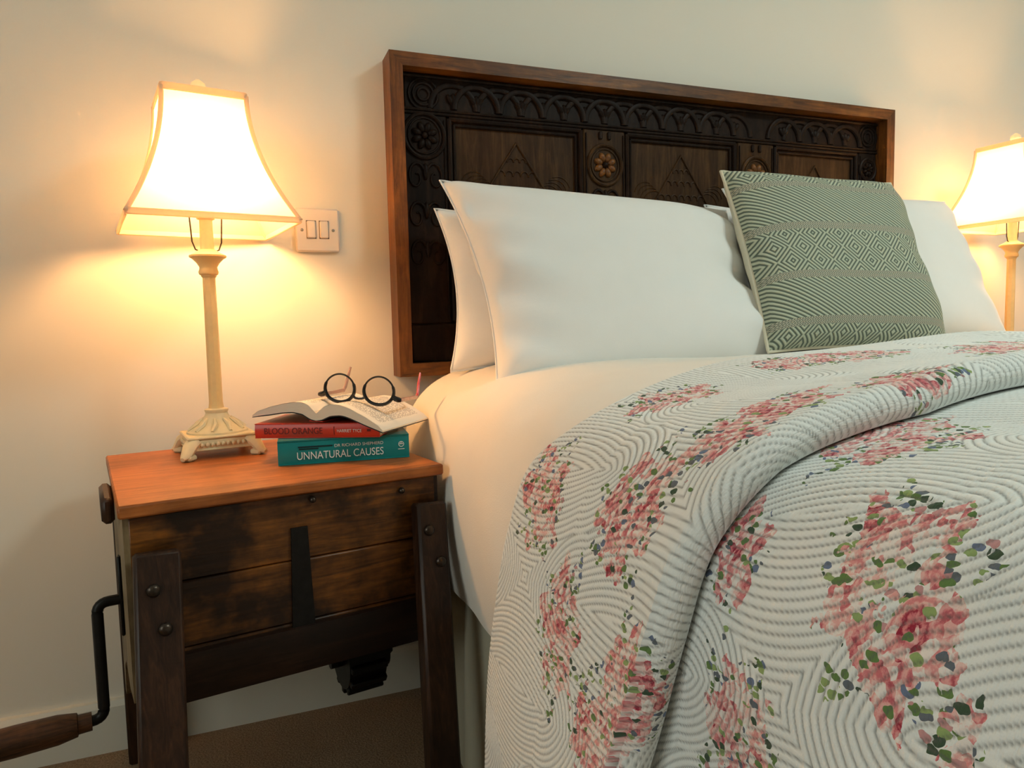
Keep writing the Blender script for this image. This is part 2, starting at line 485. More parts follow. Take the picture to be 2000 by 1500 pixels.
# interlaced arches along the top rail
zb, R, sp = 1.2475, .050, .0515
arc = [(math.cos(t)*R, 0, math.sin(t)*R) for t in np.linspace(0, math.pi, 22)]
am = MB().tube(arc, .0068, 8, flat=.65, up=(0, 1, 0)).mesh('arch')
lm = MB()
for t in (-.5, 0, .5): lm.ell((math.sin(t)*.016, 0, .009+.013*math.cos(t)), (.0062, .006, .012), Matrix.Rotation(t, 3, 'Y'), 8, 5)
lm = lm.mesh('trefoil')
x = .452
k = 0
while x < 1.575:
    if not 1.195 < x < 1.285:
        o = link('arch', am, M['oak'], top); o.location = (hx(x), YS-.001-.002*(k % 2), zb)
        o = link('trefoil', lm, M['oak'], top); o.location = (hx(x), YS-.001, zb)
    x += sp; k += 1
mo = MB()
for z, rr in ((1.243, .0032), (zi1-.006, .004), (ZF+.001, .003)): mo.tube([(hx(xi0), YS-.001, z), (hx(xi1), YS-.001, z)], rr, 8, up=(0, 1, 0))
for sx in (-1, 1):                                         # carved corner blocks
    cx = hx(.388) if sx < 0 else hx(1.612)
    for r in (.012, .022, .031): mo.tube([(cx+r*math.cos(t), YS-.001, 1.274+r*math.sin(t)) for t in np.linspace(0, 2*math.pi, 20, endpoint=False)], .003, 6, True, up=(0, 1, 0))
part('rail_moulding', mo, M['oak'], top)

# ------------------------------------------------------------------ bed, sheet, valance
bed = thing('bed', 'double bed with a deep mattress standing against the carved headboard', 'bed', (1.07, -1.06, 0))
bx = lambda x: x-1.07
by = lambda y: y+1.06
part('base', MB().box((0, 0, .22), (1.44, 1.92, .26), bev=.02), M['valance'], bed)
part('mattress', MB().box((0, 0, .505), (1.38, 1.86, .31), bev=.05), M['pillow'], bed)
for sx in (-1, 1):
    for sy in (-1, 1):
        part('leg', MB().lathe([(.02, 0), (.03, .05), (.03, .092)], 12, (sx*.62, sy*.85, 0)), M['pine_dark'], bed)

def catmull(P, n):
    P = np.asarray(P, float); m = len(P)
    d = np.r_[0, np.cumsum(np.linalg.norm(np.diff(P[:, :2], axis=0), axis=1))]
    s = np.asarray(n, float) if hasattr(n, '__len__') else np.linspace(0, d[-1], n)
    T = np.zeros_like(P)
    T[1:-1] = (P[2:]-P[:-2])/(d[2:]-d[:-2])[:, None]
    T[0] = (P[1]-P[0])/(d[1]-d[0]); T[-1] = (P[-1]-P[-2])/(d[-1]-d[-2])
    i = np.clip(np.searchsorted(d, s, 'right')-1, 0, m-2)
    h = (d[i+1]-d[i]); u = ((s-d[i])/h)[:, None]; h = h[:, None]
    return (2*u**3-3*u**2+1)*P[i]+(u**3-2*u**2+u)*h*T[i]+(-2*u**3+3*u**2)*P[i+1]+(u**3-u**2)*h*T[i+1], d, s
SHEET = [(1.82, .362), (1.825, .5), (1.815, .62), (1.77, .69), (1.65, .722), (1.0, .726), (.56, .724), (.44, .708), (.37, .678), (.325, .63), (.305, .56), (.299, .49), (.303, .42), (.312, .362)]
def make_sheet():
    P, d, s = catmull(SHEET, 150)
    T = np.gradient(P, axis=0); T /= np.linalg.norm(T, axis=1)[:, None]
    N = np.stack([T[:, 1], -T[:, 0]], 1)
    N = -N if N[70, 1] < 0 else N
    rows = []
    ys = [(-.068, .12), (-.069, .06), (-.073, .03), (-.082, .012), (-.095, .003), (-.11, 0)] + [(y, 0) for y in np.linspace(-.13, -1.99, 160)] + [(-2.02, .02), (-2.03, .06)]
    rng = np.random.RandomState(3)
    for y, ins in ys:
        q = P - N*ins
        wv = .0016*np.sin(s*9+y*17)+.0012*np.sin(y*41+s*21)
        wv = wv + .003*np.exp(-((s-s[-1]*.93)/.1)**2)*np.sin(y*26)
        q = q + N*wv[:, None]
        q[:, 1] -= .030*min(1, max(0, (-.62-y)/.36))*np.clip((s[-1]-.42-s)/.12, 0, 1)
        rows.append(np.stack([q[:, 0], np.full(len(q), y), np.maximum(q[:, 1], .362)], 1))
    V = np.stack(rows, 0)
    me = grid_mesh('fitted_sheet', V, V.shape[0], V.shape[1])
    o = link('fitted_sheet', me, M['sheet'])
    tag(o, 'cream cotton sheet stretched over the mattress, bare beside the bedside chest', 'sheet')
make_sheet()
def make_valance():
    path = []
    for y in np.linspace(-.11, -2.06, 220): path.append((.338+.006*math.sin(y*31)+.004*math.sin(y*53+1), y))
    for x in np.linspace(.36, 1.80, 120): path.append((x, -2.075+.006*math.sin(x*31)))
    for y in np.linspace(-2.06, -.11, 120): path.append((1.812+.006*math.sin(y*31), y))
    path = np.array(path); zs = np.linspace(.358, .012, 14)
    V = np.zeros((len(path), len(zs), 3))
    for j, z in enumerate(zs):
        V[:, j, :2] = path + (path-np.array([1.07, -1.06]))*(.012*j/13); V[:, j, 2] = z
    o = link('valance', grid_mesh('valance', V, *V.shape[:2]), M['valance'])
    tag(o, 'drab beige valance hanging to the floor under the mattress edge', 'valance')
make_valance()

# ------------------------------------------------------------------ quilt
#QUILT-BEGIN
QP = [(1.855, .30), (1.86, .50), (1.85, .63), (1.80, .715), (1.65, .748), (1.3, .756), (1.0, .757), (.72, .752), (.54, .742), (.43, .722), (.345, .688), (.298, .640), (.280, .575), (.272, .48), (.266, .36), (.260, .22), (.256, .05)]
#        y of the top hem and of the fold at each of those stations
Q_TOP = [-.46, -.48, -.52, -.56, -.62, -.70, -.75, -.77, -.79, -.812, -.819, -.789, -.773, -.744, -.709, -.700, -.68]
Q_FOLD = [-1.02, -1.03, -1.05, -1.07, -1.09, -1.10, -1.10, -1.105, -1.11, -1.115, -1.114, -1.105, -1.094, -1.068, -1.03, -.985, -.94]
SP = .0064
PH0 = (-.5205, 1.903)
def quilt_phase(S, T, deg=8.0, ph0=PH0):
    """stitched rows: parabolic 'eyes' in staggered rows; returns distance to the nearest pattern centre in metres"""
    A, B, C, L = .40, .23, 2.4, .085
    ang = math.radians(deg)
    p = T*math.cos(ang) - S*math.sin(ang)          # along the rows
    q = T*math.sin(ang) + S*math.cos(ang)
    best = None
    for off in (0, 1):
        u = p - off*A/2 - ph0[0]; v = q - off*B/2 - ph0[1]
        du = u - A*np.round(u/A); dv = v - B*np.round(v/B)
        au = np.abs(du)
        dist = np.hypot(np.maximum(au-L, 0), np.abs(dv) + C*np.minimum(au, L)**2)
        best = dist if best is None else np.minimum(best, dist)
    return best
def quilt_geometry(fs=.00138, ft=.00138):
    P0 = np.array(QP)
    d = np.r_[0, np.cumsum(np.linalg.norm(np.diff(P0, axis=0), axis=1))]
    smax = d[-1]
    # denser columns where the camera is close
    s = [0.0]
    while s[-1] < smax:
        s.append(s[-1] + (.012 if s[-1] < d[5] else .0048 if s[-1] < d[6] else fs))
    s = np.array(s); s = s*smax/s[-1]
    full, d2, _ = catmull(np.c_[P0, Q_TOP, Q_FOLD], s)
    # tangent frame of the section
    G = np.gradient(full[:, :2], s, axis=0); G /= np.linalg.norm(G, axis=1)[:, None]
    N = np.stack([G[:, 1], -G[:, 0]], 1)
    if N[len(N)//3, 1] < 0: N = -N
    ytop, yfold = full[:, 2], full[:, 3]
    HR = .013                                     # half thickness of the folded roll
    nU = int(.32/ft); nR = 22
    tu = np.linspace(0, 1, nU)
    rows_y, rows_h, rows_t = [], [], []
    Lu = np.abs(yfold-ytop)
    # upper layer
    back = .07
    for k in range(nU):
        y = ytop + (yfold-ytop)*tu[k]
        dist = Lu*(1-tu[k]); e = Lu*tu[k]
        h = .006 + (2.2*HR-.006)*np.clip(1-dist/.22, 0, 1)**1.5
        h = h*np.clip(e/.012, 0, 1)**.5
        rows_y.append(y); rows_h.append(h); rows_t.append(e - Lu)        # t = 0 at the fold
    # roll
    for k in range(1, nR):
        a = math.pi*k/nR
        rows_y.append(yfold - HR*1.1*math.sin(a)); rows_h.append(np.full_like(s, HR*1.15+HR*1.05*math.cos(a)))
        rows_t.append(np.full_like(s, a*HR*1.1))
    t0 = math.pi*HR*1.1
    nB = 12
    for k in range(nB):                            # tucked back under
        rows_y.append(yfold + back*(k/nB)); rows_h.append(np.full_like(s, .0015)); rows_t.append(np.full_like(s, t0+back*k/nB))
    # second turn and lower layer
    yend = -2.11
    yy = [0.0]
    while yy[-1] < 1.25:
        yy.append(yy[-1] + (ft if yy[-1] < .48 else .012))
    yy = np.array(yy)
    ys_ = yfold + back
    for q in yy:
        f = q/yy[-1]
        y = ys_ - q*np.abs(ys_-yend)/yy[-1]
        h = np.full_like(s, -.002) + .010*np.clip((q-back)/.20, 0, 1)**.8
        rows_y.append(y); rows_h.append(h); rows_t.append(t0+2*back+q-.0)
    Y = np.array(rows_y); Hh = np.array(rows_h)
    Tt = np.array([np.broadcast_to(r, s.shape) for r in rows_t])
    Ss = np.broadcast_to(s, Y.shape)
    i0, i1 = nU, nU+nR-1+nB
    part_id = np.zeros(Y.shape[0]); part_id[i0:i1] = 1; part_id[i1:] = 2
    # soft undulations; the hanging side is loose
    side = np.clip((s-d[11])/(d[16]-d[11]), 0, 1)[None, :]
    low = (part_id == 2)[:, None]
    und = .0035*np.sin(Ss*7+Y*9)+.0025*np.sin(Y*23-Ss*11+1)
    und = und + side*(.010*np.sin(Y*13+.8+side*1.5))
    dd = (yfold[None, :]-Y)
    side2 = np.clip((s-d[12])/(d[15]-d[12]), 0, 1)[None, :]
    hollow = np.where(low, -.045*side2*np.exp(-((dd-.07)/.07)**2)+.018*side*np.exp(-((dd-.26)/.11)**2), 0)
    bulge = np.where(part_id[:, None] == 0, .012*side*np.exp(-((Lu*(1-0)+(Tt))/.9)**2)*0+.010*np.sin(side*3.14)*np.clip(1+Tt/.4, 0, 1), 0)
    Hh = Hh + und + hollow + bulge
    # stitched channels
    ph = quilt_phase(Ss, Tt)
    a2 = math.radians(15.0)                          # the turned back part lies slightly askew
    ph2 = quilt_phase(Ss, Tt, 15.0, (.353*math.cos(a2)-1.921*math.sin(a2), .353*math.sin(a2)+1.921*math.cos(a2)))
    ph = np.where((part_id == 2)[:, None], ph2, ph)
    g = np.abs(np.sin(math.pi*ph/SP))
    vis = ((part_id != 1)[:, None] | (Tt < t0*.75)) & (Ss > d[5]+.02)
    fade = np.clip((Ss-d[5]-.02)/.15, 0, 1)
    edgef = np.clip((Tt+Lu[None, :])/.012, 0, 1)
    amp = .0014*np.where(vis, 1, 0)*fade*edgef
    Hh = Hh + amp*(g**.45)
    X = full[None, :, 0]+N[None, :, 0]*Hh
    Z = full[None, :, 1]+N[None, :, 1]*Hh
    Z = Z - .022*np.clip((-.72-Y)/.36, 0, 1)*np.clip((d[10]-s)/.15, 0, 1)[None, :]   # the middle of the bed dips
    V = np.stack([X, Y, np.maximum(Z, .03)], 2)
    groove_shade = np.where(vis, np.exp(-(g/.36)**2), 0)*fade*edgef
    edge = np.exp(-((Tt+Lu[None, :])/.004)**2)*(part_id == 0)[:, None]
    return V, Ss, Tt, groove_shade, edge, part_id
#QUILT-END
# bouquets printed on the cloth: centre (s,t), half sizes, turn
BOUQ = [(1.820, -.228, .045, .034, 3.03), (1.845, -.045, .050, .030, -2.98), (1.891, -.039, .030, .027, 2.04), (1.987, -.251, .056, .036, -2.27),
        (1.963, -.083, .046, .040, -2.39), (1.999, -.078, .014, .020, .25), (2.089, -.134, .056, .035, -2.66), (2.083, -.012, .045, .035, -3.06),
        (2.140, -.030, .040, .030, 1.30), (1.963, .299, .034, .024, -2.76), (1.814, .299, .050, .060, 2.60), (1.951, .437, .055, .035, -2.36),
        (1.969, .461, .022, .022, .0), (2.071, .353, .045, .035, -2.68), (1.993, .503, .014, .010, .0), (1.580, -.224, .060, .036, 2.83),
        (1.450, -.120, .070, .050, .86), (1.748, -.010, .035, .030, 3.10), (1.688, .233, .030, .026, 2.55), (1.652, -.242, .036, .030, 2.50),
        (1.750, .620, .05, .04, 1.0), (1.520, .450, .05, .04, 2.0), (2.120, .640, .05, .04, .6), (1.300, -.200, .05, .04, .4), (1.250, .300, .05, .04, 1.2),
        (1.00, -.25, .05, .04, .4), (.95, .40, .05, .04, 2.4), (1.94, .80, .05, .04, 1.4), (1.45, .85, .05, .04, .3), (1.20, .62, .05, .04, 2.2), (2.32, -.10, .05, .04, 1.0), (2.36, .42, .05, .04, .3)]
def quilt_masks(S, T):
    rose = np.zeros(S.shape); leaf = np.zeros(S.shape)
    for (s0, t0, a, b, r) in BOUQ:
        c, n = math.cos(r), math.sin(r)
        u = ((S-s0)*c+(T-t0)*n)/a; v = (-(S-s0)*n+(T-t0)*c)/b
        q = np.sqrt(u*u+v*v)
        wob = .18*np.sin(np.arctan2(v, u)*5+s0*60)+.10*np.sin(np.arctan2(v, u)*9+t0*80)
        rose = np.maximum(rose, np.clip(1.50-q*(1+wob), 0, 1))
        leaf = np.maximum(leaf, np.clip(1.62-q*(1-1.3*wob), 0, 1))
    return rose, leaf
def quilt_mat():
    t = NT('floral_quilt_cotton')
    at = t.n('ShaderNodeVertexColor'); at.layer_name = 'print'
    sp = t.n('ShaderNodeSeparateColor'); t.l(at.outputs[0], sp.inputs[0])
    rose_m, leaf_m, groove_shade = sp.outputs[0], sp.outputs[1], sp.outputs[2]
    uv = t.coord('UV')
    nb = t.noise(uv, 38, 4, .6)
    nf = t.noise(uv, 260, 3, .65)
    # warp the print a little, as brush strokes
    nw = t.n('ShaderNodeTexNoise'); t.l(uv, nw.inputs['Vector']); nw.inputs['Scale'].default_value = 55; nw.inputs['Detail'].default_value = 3
    wv = t.n('ShaderNodeVectorMath', operation='SCALE'); t.l(nw.outputs['Color'], wv.inputs[0]); wv.inputs['Scale'].default_value = .010
    ad = t.n('ShaderNodeVectorMath', operation='ADD'); t.l(uv, ad.inputs[0]); t.l(wv.outputs[0], ad.inputs[1])
    wu = ad.outputs[0]
    # roses: big cells are blooms, small cells are brush strokes of petals
    vo = t.n('ShaderNodeTexVoronoi'); t.l(wu, vo.inputs['Vector']); vo.inputs['Scale'].default_value = 42; vo.inputs['Randomness'].default_value = .85
    dist = vo.outputs['Distance']; cr = t.n('ShaderNodeSeparateColor'); t.l(vo.outputs['Color'], cr.inputs[0])
    vp = t.n('ShaderNodeTexVoronoi'); t.l(wu, vp.inputs['Vector']); vp.inputs['Scale'].default_value = 170
    cp = t.n('ShaderNodeSeparateColor'); t.l(vp.outputs['Color'], cp.inputs[0])
    ringv = t.math('SINE', t.math('ADD', t.math('MULTIPLY', dist, 26.0), t.math('MULTIPLY', nf, 10.0)))
    tone = t.math('ADD', t.math('MULTIPLY', cp.outputs[0], .78), t.math('ADD', t.math('MULTIPLY', ringv, .16), t.math('MULTIPLY', t.math('SUBTRACT', .36, dist), .42)))
    tone = t.math('ADD', tone, t.math('MULTIPLY', t.math('SUBTRACT', cr.outputs[0], .5), .22))
    pc = t.ramp(tone, [(.08, (.93, .86, .81)), (.26, (.90, .64, .59)), (.48, (.84, .40, .38)), (.72, (.70, .20, .22)), (.94, (.36, .03, .06))])
    # leaves and small blue flowers
    v2 = t.n('ShaderNodeTexVoronoi'); mp2 = t.n('ShaderNodeMapping'); mp2.inputs['Scale'].default_value = (1.0, .58, 1); mp2.inputs['Rotation'].default_value = (0, 0, .6); t.l(wu, mp2.inputs['Vector']); t.l(mp2.outputs[0], v2.inputs['Vector']); v2.inputs['Scale'].default_value = 200
    c2 = t.n('ShaderNodeSeparateColor'); t.l(v2.outputs['Color'], c2.inputs[0])
    clump = t.noise(uv, 75, 2, .5)
    lc = t.ramp(c2.outputs[0], [(.0, (.06, .10, .06)), (.16, (.15, .25, .08)), (.42, (.33, .44, .17)), (.66, (.15, .17, .20)), (.80, (.17, .22, .34)), (.92, (.62, .33, .33))], 'CONSTANT')
    in_leaf = t.math('MULTIPLY', t.math('LESS_THAN', v2.outputs['Distance'], .50), t.math('GREATER_THAN', t.math('ADD', c2.outputs[1], t.math('MULTIPLY', clump, 1.4)), .95))
    base = t.mix(nb, (.86, .89, .86), (.92, .93, .90))
    lsel = t.math('GREATER_THAN', t.math('ADD', t.math('MULTIPLY', leaf_m, .75), t.math('MULTIPLY', nb, .55)), .66)
    rsel = t.math('GREATER_THAN', t.math('ADD', t.math('MULTIPLY', rose_m, .75), t.math('MULTIPLY', nb, .70)), .72)
    inl = t.math('MULTIPLY', lsel, in_leaf)
    c = t.mix(inl, base, lc)
    gap = t.math('MULTIPLY', rsel, t.math('LESS_THAN', t.math('ADD', dist, t.math('MULTIPLY', cp.outputs[1], .22)), .88))
    c = t.mix(gap, c, pc)
    dk = t.math('MULTIPLY', t.math('MULTIPLY', rsel, in_leaf), t.math('LESS_THAN', c2.outputs[2], .20))
    c = t.mix(dk, c, lc)
    c = t.mix(t.math('MULTIPLY', groove_shade, .80), c, (.13, .13, .12))  # shadow of the grooves painted into the cloth colour, along with hem stitches
    pk = t.noise(t.coord('UV', (60, 330, 1)), 1.0, 2, .6)
    t.bump(t.math('ADD', t.math('MULTIPLY', pk, 1.6), t.math('MULTIPLY', t.noise(uv, 520, 2, .7), .5)), .55, .0016)
    return t.set(c, .9, spec=.12, sheen=.1)
M['quilt'] = quilt_mat()
def make_quilt():
    V, S, T, groove_shade, edge, pid = quilt_geometry()
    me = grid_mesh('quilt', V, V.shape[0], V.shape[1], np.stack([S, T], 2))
    rose, leaf = quilt_masks(S, T)
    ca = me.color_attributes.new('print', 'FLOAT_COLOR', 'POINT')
    gr = np.clip(groove_shade*.9+edge*np.abs(np.sin(S*700)), 0, 1)
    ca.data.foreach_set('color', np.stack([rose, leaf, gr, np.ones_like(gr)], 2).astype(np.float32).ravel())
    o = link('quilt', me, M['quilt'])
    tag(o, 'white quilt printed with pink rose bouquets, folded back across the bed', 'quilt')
make_quilt()

# ------------------------------------------------------------------ pillows and cushion
def pillow_mesh(name, w, h, th, n=70, m=50, seed=0, wr=.006, pinch=.09, expo=.55, uvs=False, corner_w=.0):
    rng = np.random.RandomState(seed)
    u = np.linspace(-1, 1, n); v = np.linspace(-1, 1, m)
    U, Vv = np.meshgrid(u, v, indexing='ij')
    X = w/2*U*(1-pinch*(1-Vv**2)*np.abs(U)**2.5); Y = h/2*Vv*(1-pinch*1.1*(1-U**2)*np.abs(Vv)**2.5)
    prof = np.clip((1-U**4)*(1-Vv**4), 0, 1)**expo
    def nz(k):
        a = np.zeros_like(U)
        for _ in range(6):
            fx, fy, p = rng.uniform(-k, k), rng.uniform(-k, k), rng.uniform(0, 6.28)
            a += np.sin(U*fx+Vv*fy+p)
        return a/6
    out = []
    for sg in (1, -1):
        Zz = sg*th/2*prof
        Zz = Zz + wr*1.2*nz(5)*prof
        # creases running in from the side hems
        for cs in (-1, 1):
            e = np.exp(-((U-cs)/.33)**2)*np.clip((1-np.abs(U))*14, 0, 1)
            fan = np.sin((Vv*6.5+cs*(U-cs)*2.2*Vv)+rng.uniform(0, 6))+.6*np.sin(Vv*15+(U-cs)*5+rng.uniform(0, 6))
            Zz = Zz + sg*wr*.9*e*fan*prof**.5
        out.append(np.stack([X, Y, Zz], 2))
    F, B = out
    mb_v = np.concatenate([F.reshape(-1, 3), B.reshape(-1, 3)])
    I = np.arange(n*m).reshape(n, m); J = I+n*m
    border = np.zeros((n, m), bool); border[0] = border[-1] = True; border[:, 0] = border[:, -1] = True
    J = np.where(border, I, J)
    faces = np.concatenate([np.stack([I[:-1, :-1], I[1:, :-1], I[1:, 1:], I[:-1, 1:]], 2).reshape(-1, 4),
                            np.stack([J[:-1, :-1], J[:-1, 1:], J[1:, 1:], J[1:, :-1]], 2).reshape(-1, 4)])
    return mb_v, faces, F, B
def lean_matrix(center, lean, rz=0.0, roll=0.0):
    """local x to the right, y up the pillow, z towards the room"""
    R0 = Matrix(((1, 0, 0), (0, 0, -1), (0, 1, 0)))            # y->z, z->-y
    Rl = Matrix.Rotation(-lean, 3, 'X')
    Rz = Matrix.Rotation(rz, 3, 'Z'); Rr = Matrix.Rotation(roll, 3, 'Y')
    Mx = (Rz @ Rl @ Rr @ R0).to_4x4(); Mx.translation = Vector(center)
    return Mx
def make_pillow(name, label, w, h, th, center, lean, rz=0, roll=0, seed=0, mat=None, wr=.006, group=None, slump=0.0, shear=0.0):
    v, f, F, B = pillow_mesh(name, w, h, th, seed=seed, wr=wr)
    for a in (v, F, B):
        x, y = a[..., 0].copy(), a[..., 1].copy()
        a[..., 0] -= shear*y/h
        a[..., 1] -= slump*(x/w+.5)**1.3*(y/h+.5)
    mb = MB(); mb.v = [tuple(p) for p in v]; mb.f = [tuple(q) for q in f]
    me = mb.mesh(name, False, True); me.validate(); me.shade_smooth()
    o = link(name, me, mat or M['pillow'])
    Mx = lean_matrix(center, lean, rz, roll)
    o.matrix_world = Mx
    tag(o, label, 'pillow', group)
    n, m = F.shape[:2]
    loop = [F[i, 0] for i in range(0, n-1, 2)]+[F[n-1, j] for j in range(0, m-1, 2)]+[F[i, m-1] for i in range(n-1, 0, -2)]+[F[0, j] for j in range(m-1, 0, -2)]
    s = MB().tube(loop, .0022, 6, True)
    part('seam', s, mat or M['pillow'], o)
    return o
make_pillow('pillow', 'large plump white pillow in front, nearest the lit lamp and open book',   .65, .44, .15, (.720, -.270, .879), math.radians(28.5), 0, math.radians(0), 1, wr=.017, slump=.040, shear=.030)
make_pillow('pillow', 'white pillow tucked behind the front left one, only its lamp-lit edge showing', .65, .335, .10, (.712, -.135, .868), math.radians(14), 0, 0, 2)
make_pillow('pillow', 'white pillow behind the green patterned cushion, nearest the right lamp', .70, .41, .15, (1.385, -.255, .903), math.radians(26), 0, 0, 3)
make_pillow('pillow', 'white pillow at the back on the right, against the headboard', .68, .35, .09, (1.385, -.125, .895), math.radians(13), 0, 0, 4)

def cushion_mat():
    t = NT('woven_green_cloth')
    tc = t.n('ShaderNodeTexCoord'); sp = t.n('ShaderNodeSeparateXYZ'); t.l(tc.outputs['UV'], sp.inputs[0])
    u, v = sp.outputs[0], sp.outputs[1]            # metres from the top left corner, v downwards
    def tri(x, p): return t.math('ABSOLUTE', t.math('SUBTRACT', t.math('FRACT', t.math('DIVIDE', x, p)), .5))
    stripe = t.math('SINE', t.math('MULTIPLY', t.math('SUBTRACT', u, t.math('MULTIPLY', v, 1.55)), 2*math.pi/.0135))
    dia = t.math('SINE', t.math('MULTIPLY', t.math('ADD', t.math('MULTIPLY', tri(u, .062), .062), t.math('MULTIPLY', tri(v, .060), .060)), 2*math.pi/.0098))
    def band(a, b): return t.math('MULTIPLY', t.math('GREATER_THAN', v, a), t.math('LESS_THAN', v, b))
    def anyof(L):
        r = L[0]
        for x in L[1:]: r = t.math('MAXIMUM', r, x)
        return r
    inD = anyof([band(-1, .052), band(.168, .268), band(.372, 1)])
    inT = anyof([band(.052, .066), band(.154, .170), band(.262, .278), band(.358, .374)])
    tw = t.math('SINE', t.math('MULTIPLY', t.math('ADD', u, t.math('MULTIPLY', tri(v, .0075), .014)), 2*math.pi/.0055))
    h = t.math('ADD', t.math('MULTIPLY', dia, inD), t.math('MULTIPLY', stripe, t.math('SUBTRACT', 1, inD)))
    h = t.math('ADD', t.math('MULTIPLY', tw, inT), t.math('MULTIPLY', h, t.math('SUBTRACT', 1, inT)))
    f = t.math('MULTIPLY_ADD', h, .5, .5)
    c = t.ramp(f, [(.14, (.11, .13, .10)), (.42, (.34, .385, .285)), (.72, (.57, .60, .45))])
    c = t.mix(t.math('MULTIPLY', inT, t.math('GREATER_THAN', f, .45)), c, (.66, .61, .47))
    n = t.noise(t.coord('UV'), 700, 2)
    c = t.mix(t.math('MULTIPLY', n, .25), c, (.16, .20, .17))
    t.bump(t.math('ADD', h, t.math('MULTIPLY', n, .6)), .55, .0018)
    return t.set(c, .85, spec=.15, sheen=.15)
M['cushion'] = cushion_mat()
M['cushion_back'] = fabric('cream_cushion_back', (.70, .65, .50), 700, .3)
def make_cushion():
    w, h = .448, .408; n = m = 80
    v, f, F, B = pillow_mesh('c', w, h, .13, n, m, 11, .004, .05, .5)
    root = thing('cushion', 'square sage green cushion woven with diamonds and stripes, leaning on the white pillows', 'cushion')
    root.matrix_world = lean_matrix((1.178, -.35, .913), math.radians(24), math.radians(-3), math.radians(1.2))
    U = np.stack(np.meshgrid(np.linspace(0, w, n), np.linspace(h, 0, m), indexing='ij'), 2)
    link('front_panel', grid_mesh('front_panel', F, n, m, U), M['cushion'], root)
    o = link('back_panel', grid_mesh('back_panel', B[::-1], n, m), M['cushion_back'], root); o['label'] = 'plain cream back of the cushion'
    loop = [F[i, 0] for i in range(0, n-1, 2)]+[F[n-1, j] for j in range(0, m-1, 2)]+[F[i, m-1] for i in range(n-1, 0, -2)]+[F[0, j] for j in range(m-1, 0, -2)]
    part('piping', MB().tube(loop, .0035, 8, True), M['cushion_back'], root, label='cream piped edge')
make_cushion()

# ------------------------------------------------------------------ bedside chest (old crank-handled wooden churn)
NZ = .58
ch = thing('bedside_chest', 'antique wooden crank churn used as a bedside table, with splayed legs', 'bedside table', (.0345, -.267, 0), math.radians(10))
HXW, HYW = .223, .221
part('lid', MB().box((0, 0, NZ-.0085), (2*HXW, 2*HYW, .017), bev=.0025), M['lid'], ch, label='orange waxed plank top')
part('lid_batten', MB().box((-HXW-.008, -.06, NZ-.026), (.016, .12, .036), bev=.005), M['legwood'], ch)
part('front_board', MB().box((0, -.200, .515), (.424, .018, .094), bev=.002), M['pine'], ch)
part('front_board', MB().box((0, -.200, .4225), (.424, .018, .089), bev=.002), M['pine'], ch)
part('front_board', MB().box((0, -.200, .350), (.424, .018, .0545), bev=.002), M['pine'], ch)
part('apron', MB().prism([(-.205, .375), (-.216, .371), (-.216, .345), (-.207, .302), (-.19, .302), (-.19, .375)], -.205, .212, 0), M['pine_dark'], ch, label='dark lower rail with a lighter top edge')
prof = [(-.208, .564), (-.208, .32), (-.10, .292), (.02, .286), (.09, .25), (.145, .175), (.17, .172), (.195, .26), (.208, .36), (.212, .46), (.210, .564)]
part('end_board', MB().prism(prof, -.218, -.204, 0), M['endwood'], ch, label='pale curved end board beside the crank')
prof2 = [(-.208, .564), (-.208, .32), (-.10, .292), (.02, .290), (.12, .32), (.19, .38), (.21, .564)]
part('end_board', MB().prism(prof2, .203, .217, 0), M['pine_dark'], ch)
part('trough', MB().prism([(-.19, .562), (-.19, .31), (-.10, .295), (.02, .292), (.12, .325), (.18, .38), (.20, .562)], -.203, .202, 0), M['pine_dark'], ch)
part('iron_strap', MB().prism([(-.012, .515), (.011, .515), (.016, .372), (-.016, .372)], -.209, -.213, 1), M['iron'], ch, label='black iron strap down the front')
def bolt(x, y, z, par, r=.0085):
    return part('bolt', MB().ell((x, y, z), (r, .006, r), nu=12, nv=6), M['bolt'], par)
def front_leg(xt, xb, zt, yt, w):
    yb = yt - .046*zt/.25
    lg = part('leg', MB().beam((xb, yb, 0), (xt, yt, zt), w, .030, (1, 0, 0), .004), M['legwood'], ch)
    return lg, lambda z, dx=0: (xb+(xt-xb)*z/zt+dx, yb+(yt-yb)*z/zt-.0165, z)
lg, at = front_leg(-.183, -.205, .520, -.232, .054)
for z, dx in ((.478, -.006), (.43, .006)): bolt(*at(z, dx), lg)
lg, at = front_leg(.190, .160, .527, -.232, .048)
for z, dx in ((.49, -.008), (.442, .008)): bolt(*at(z, dx), lg)
part('leg', MB().beam((-.192, .243, 0), (-.192, .215, .50), .055, .036, (1, 0, 0), .004), M['legwood'], ch)
part('leg', MB().beam((.205, .243, 0), (.205, .215, .50), .05, .04, (1, 0, 0), .004), M['legwood'], ch)
bolt(.02, -.213, .552, ch, .005); bolt(.155, -.213, .546, ch, .005)
# gear and spindle below the trough
g = MB().lathe([(.012, -.038), (.052, -.038), (.052, .030), (.030, .032), (.030, .046), (.012, .046)], 24)
for k in range(12):
    a = 2*math.pi*k/12
    g.box((.055*math.cos(a), .055*math.sin(a), -.004), (.016, .013, .066), Matrix.Rotation(a, 3, 'Z'), .002)
R_ = Matrix.Rotation(math.pi/2, 3, 'Y')
g.v = [tuple(R_ @ Vector(p)+Vector((.158, .02, .195))) for p in g.v]
part('gear', g, M['iron'], ch, label='black toothed wheel underneath')
part('spindle', MB().tube([(.10, .02, .195), (.214, .02, .195)], .012, 12), M['iron'], ch)
for x in (.106, .208): part('hanger', MB().box((x, .02, .245), (.014, .03, .11), bev=.002), M['iron'], ch)
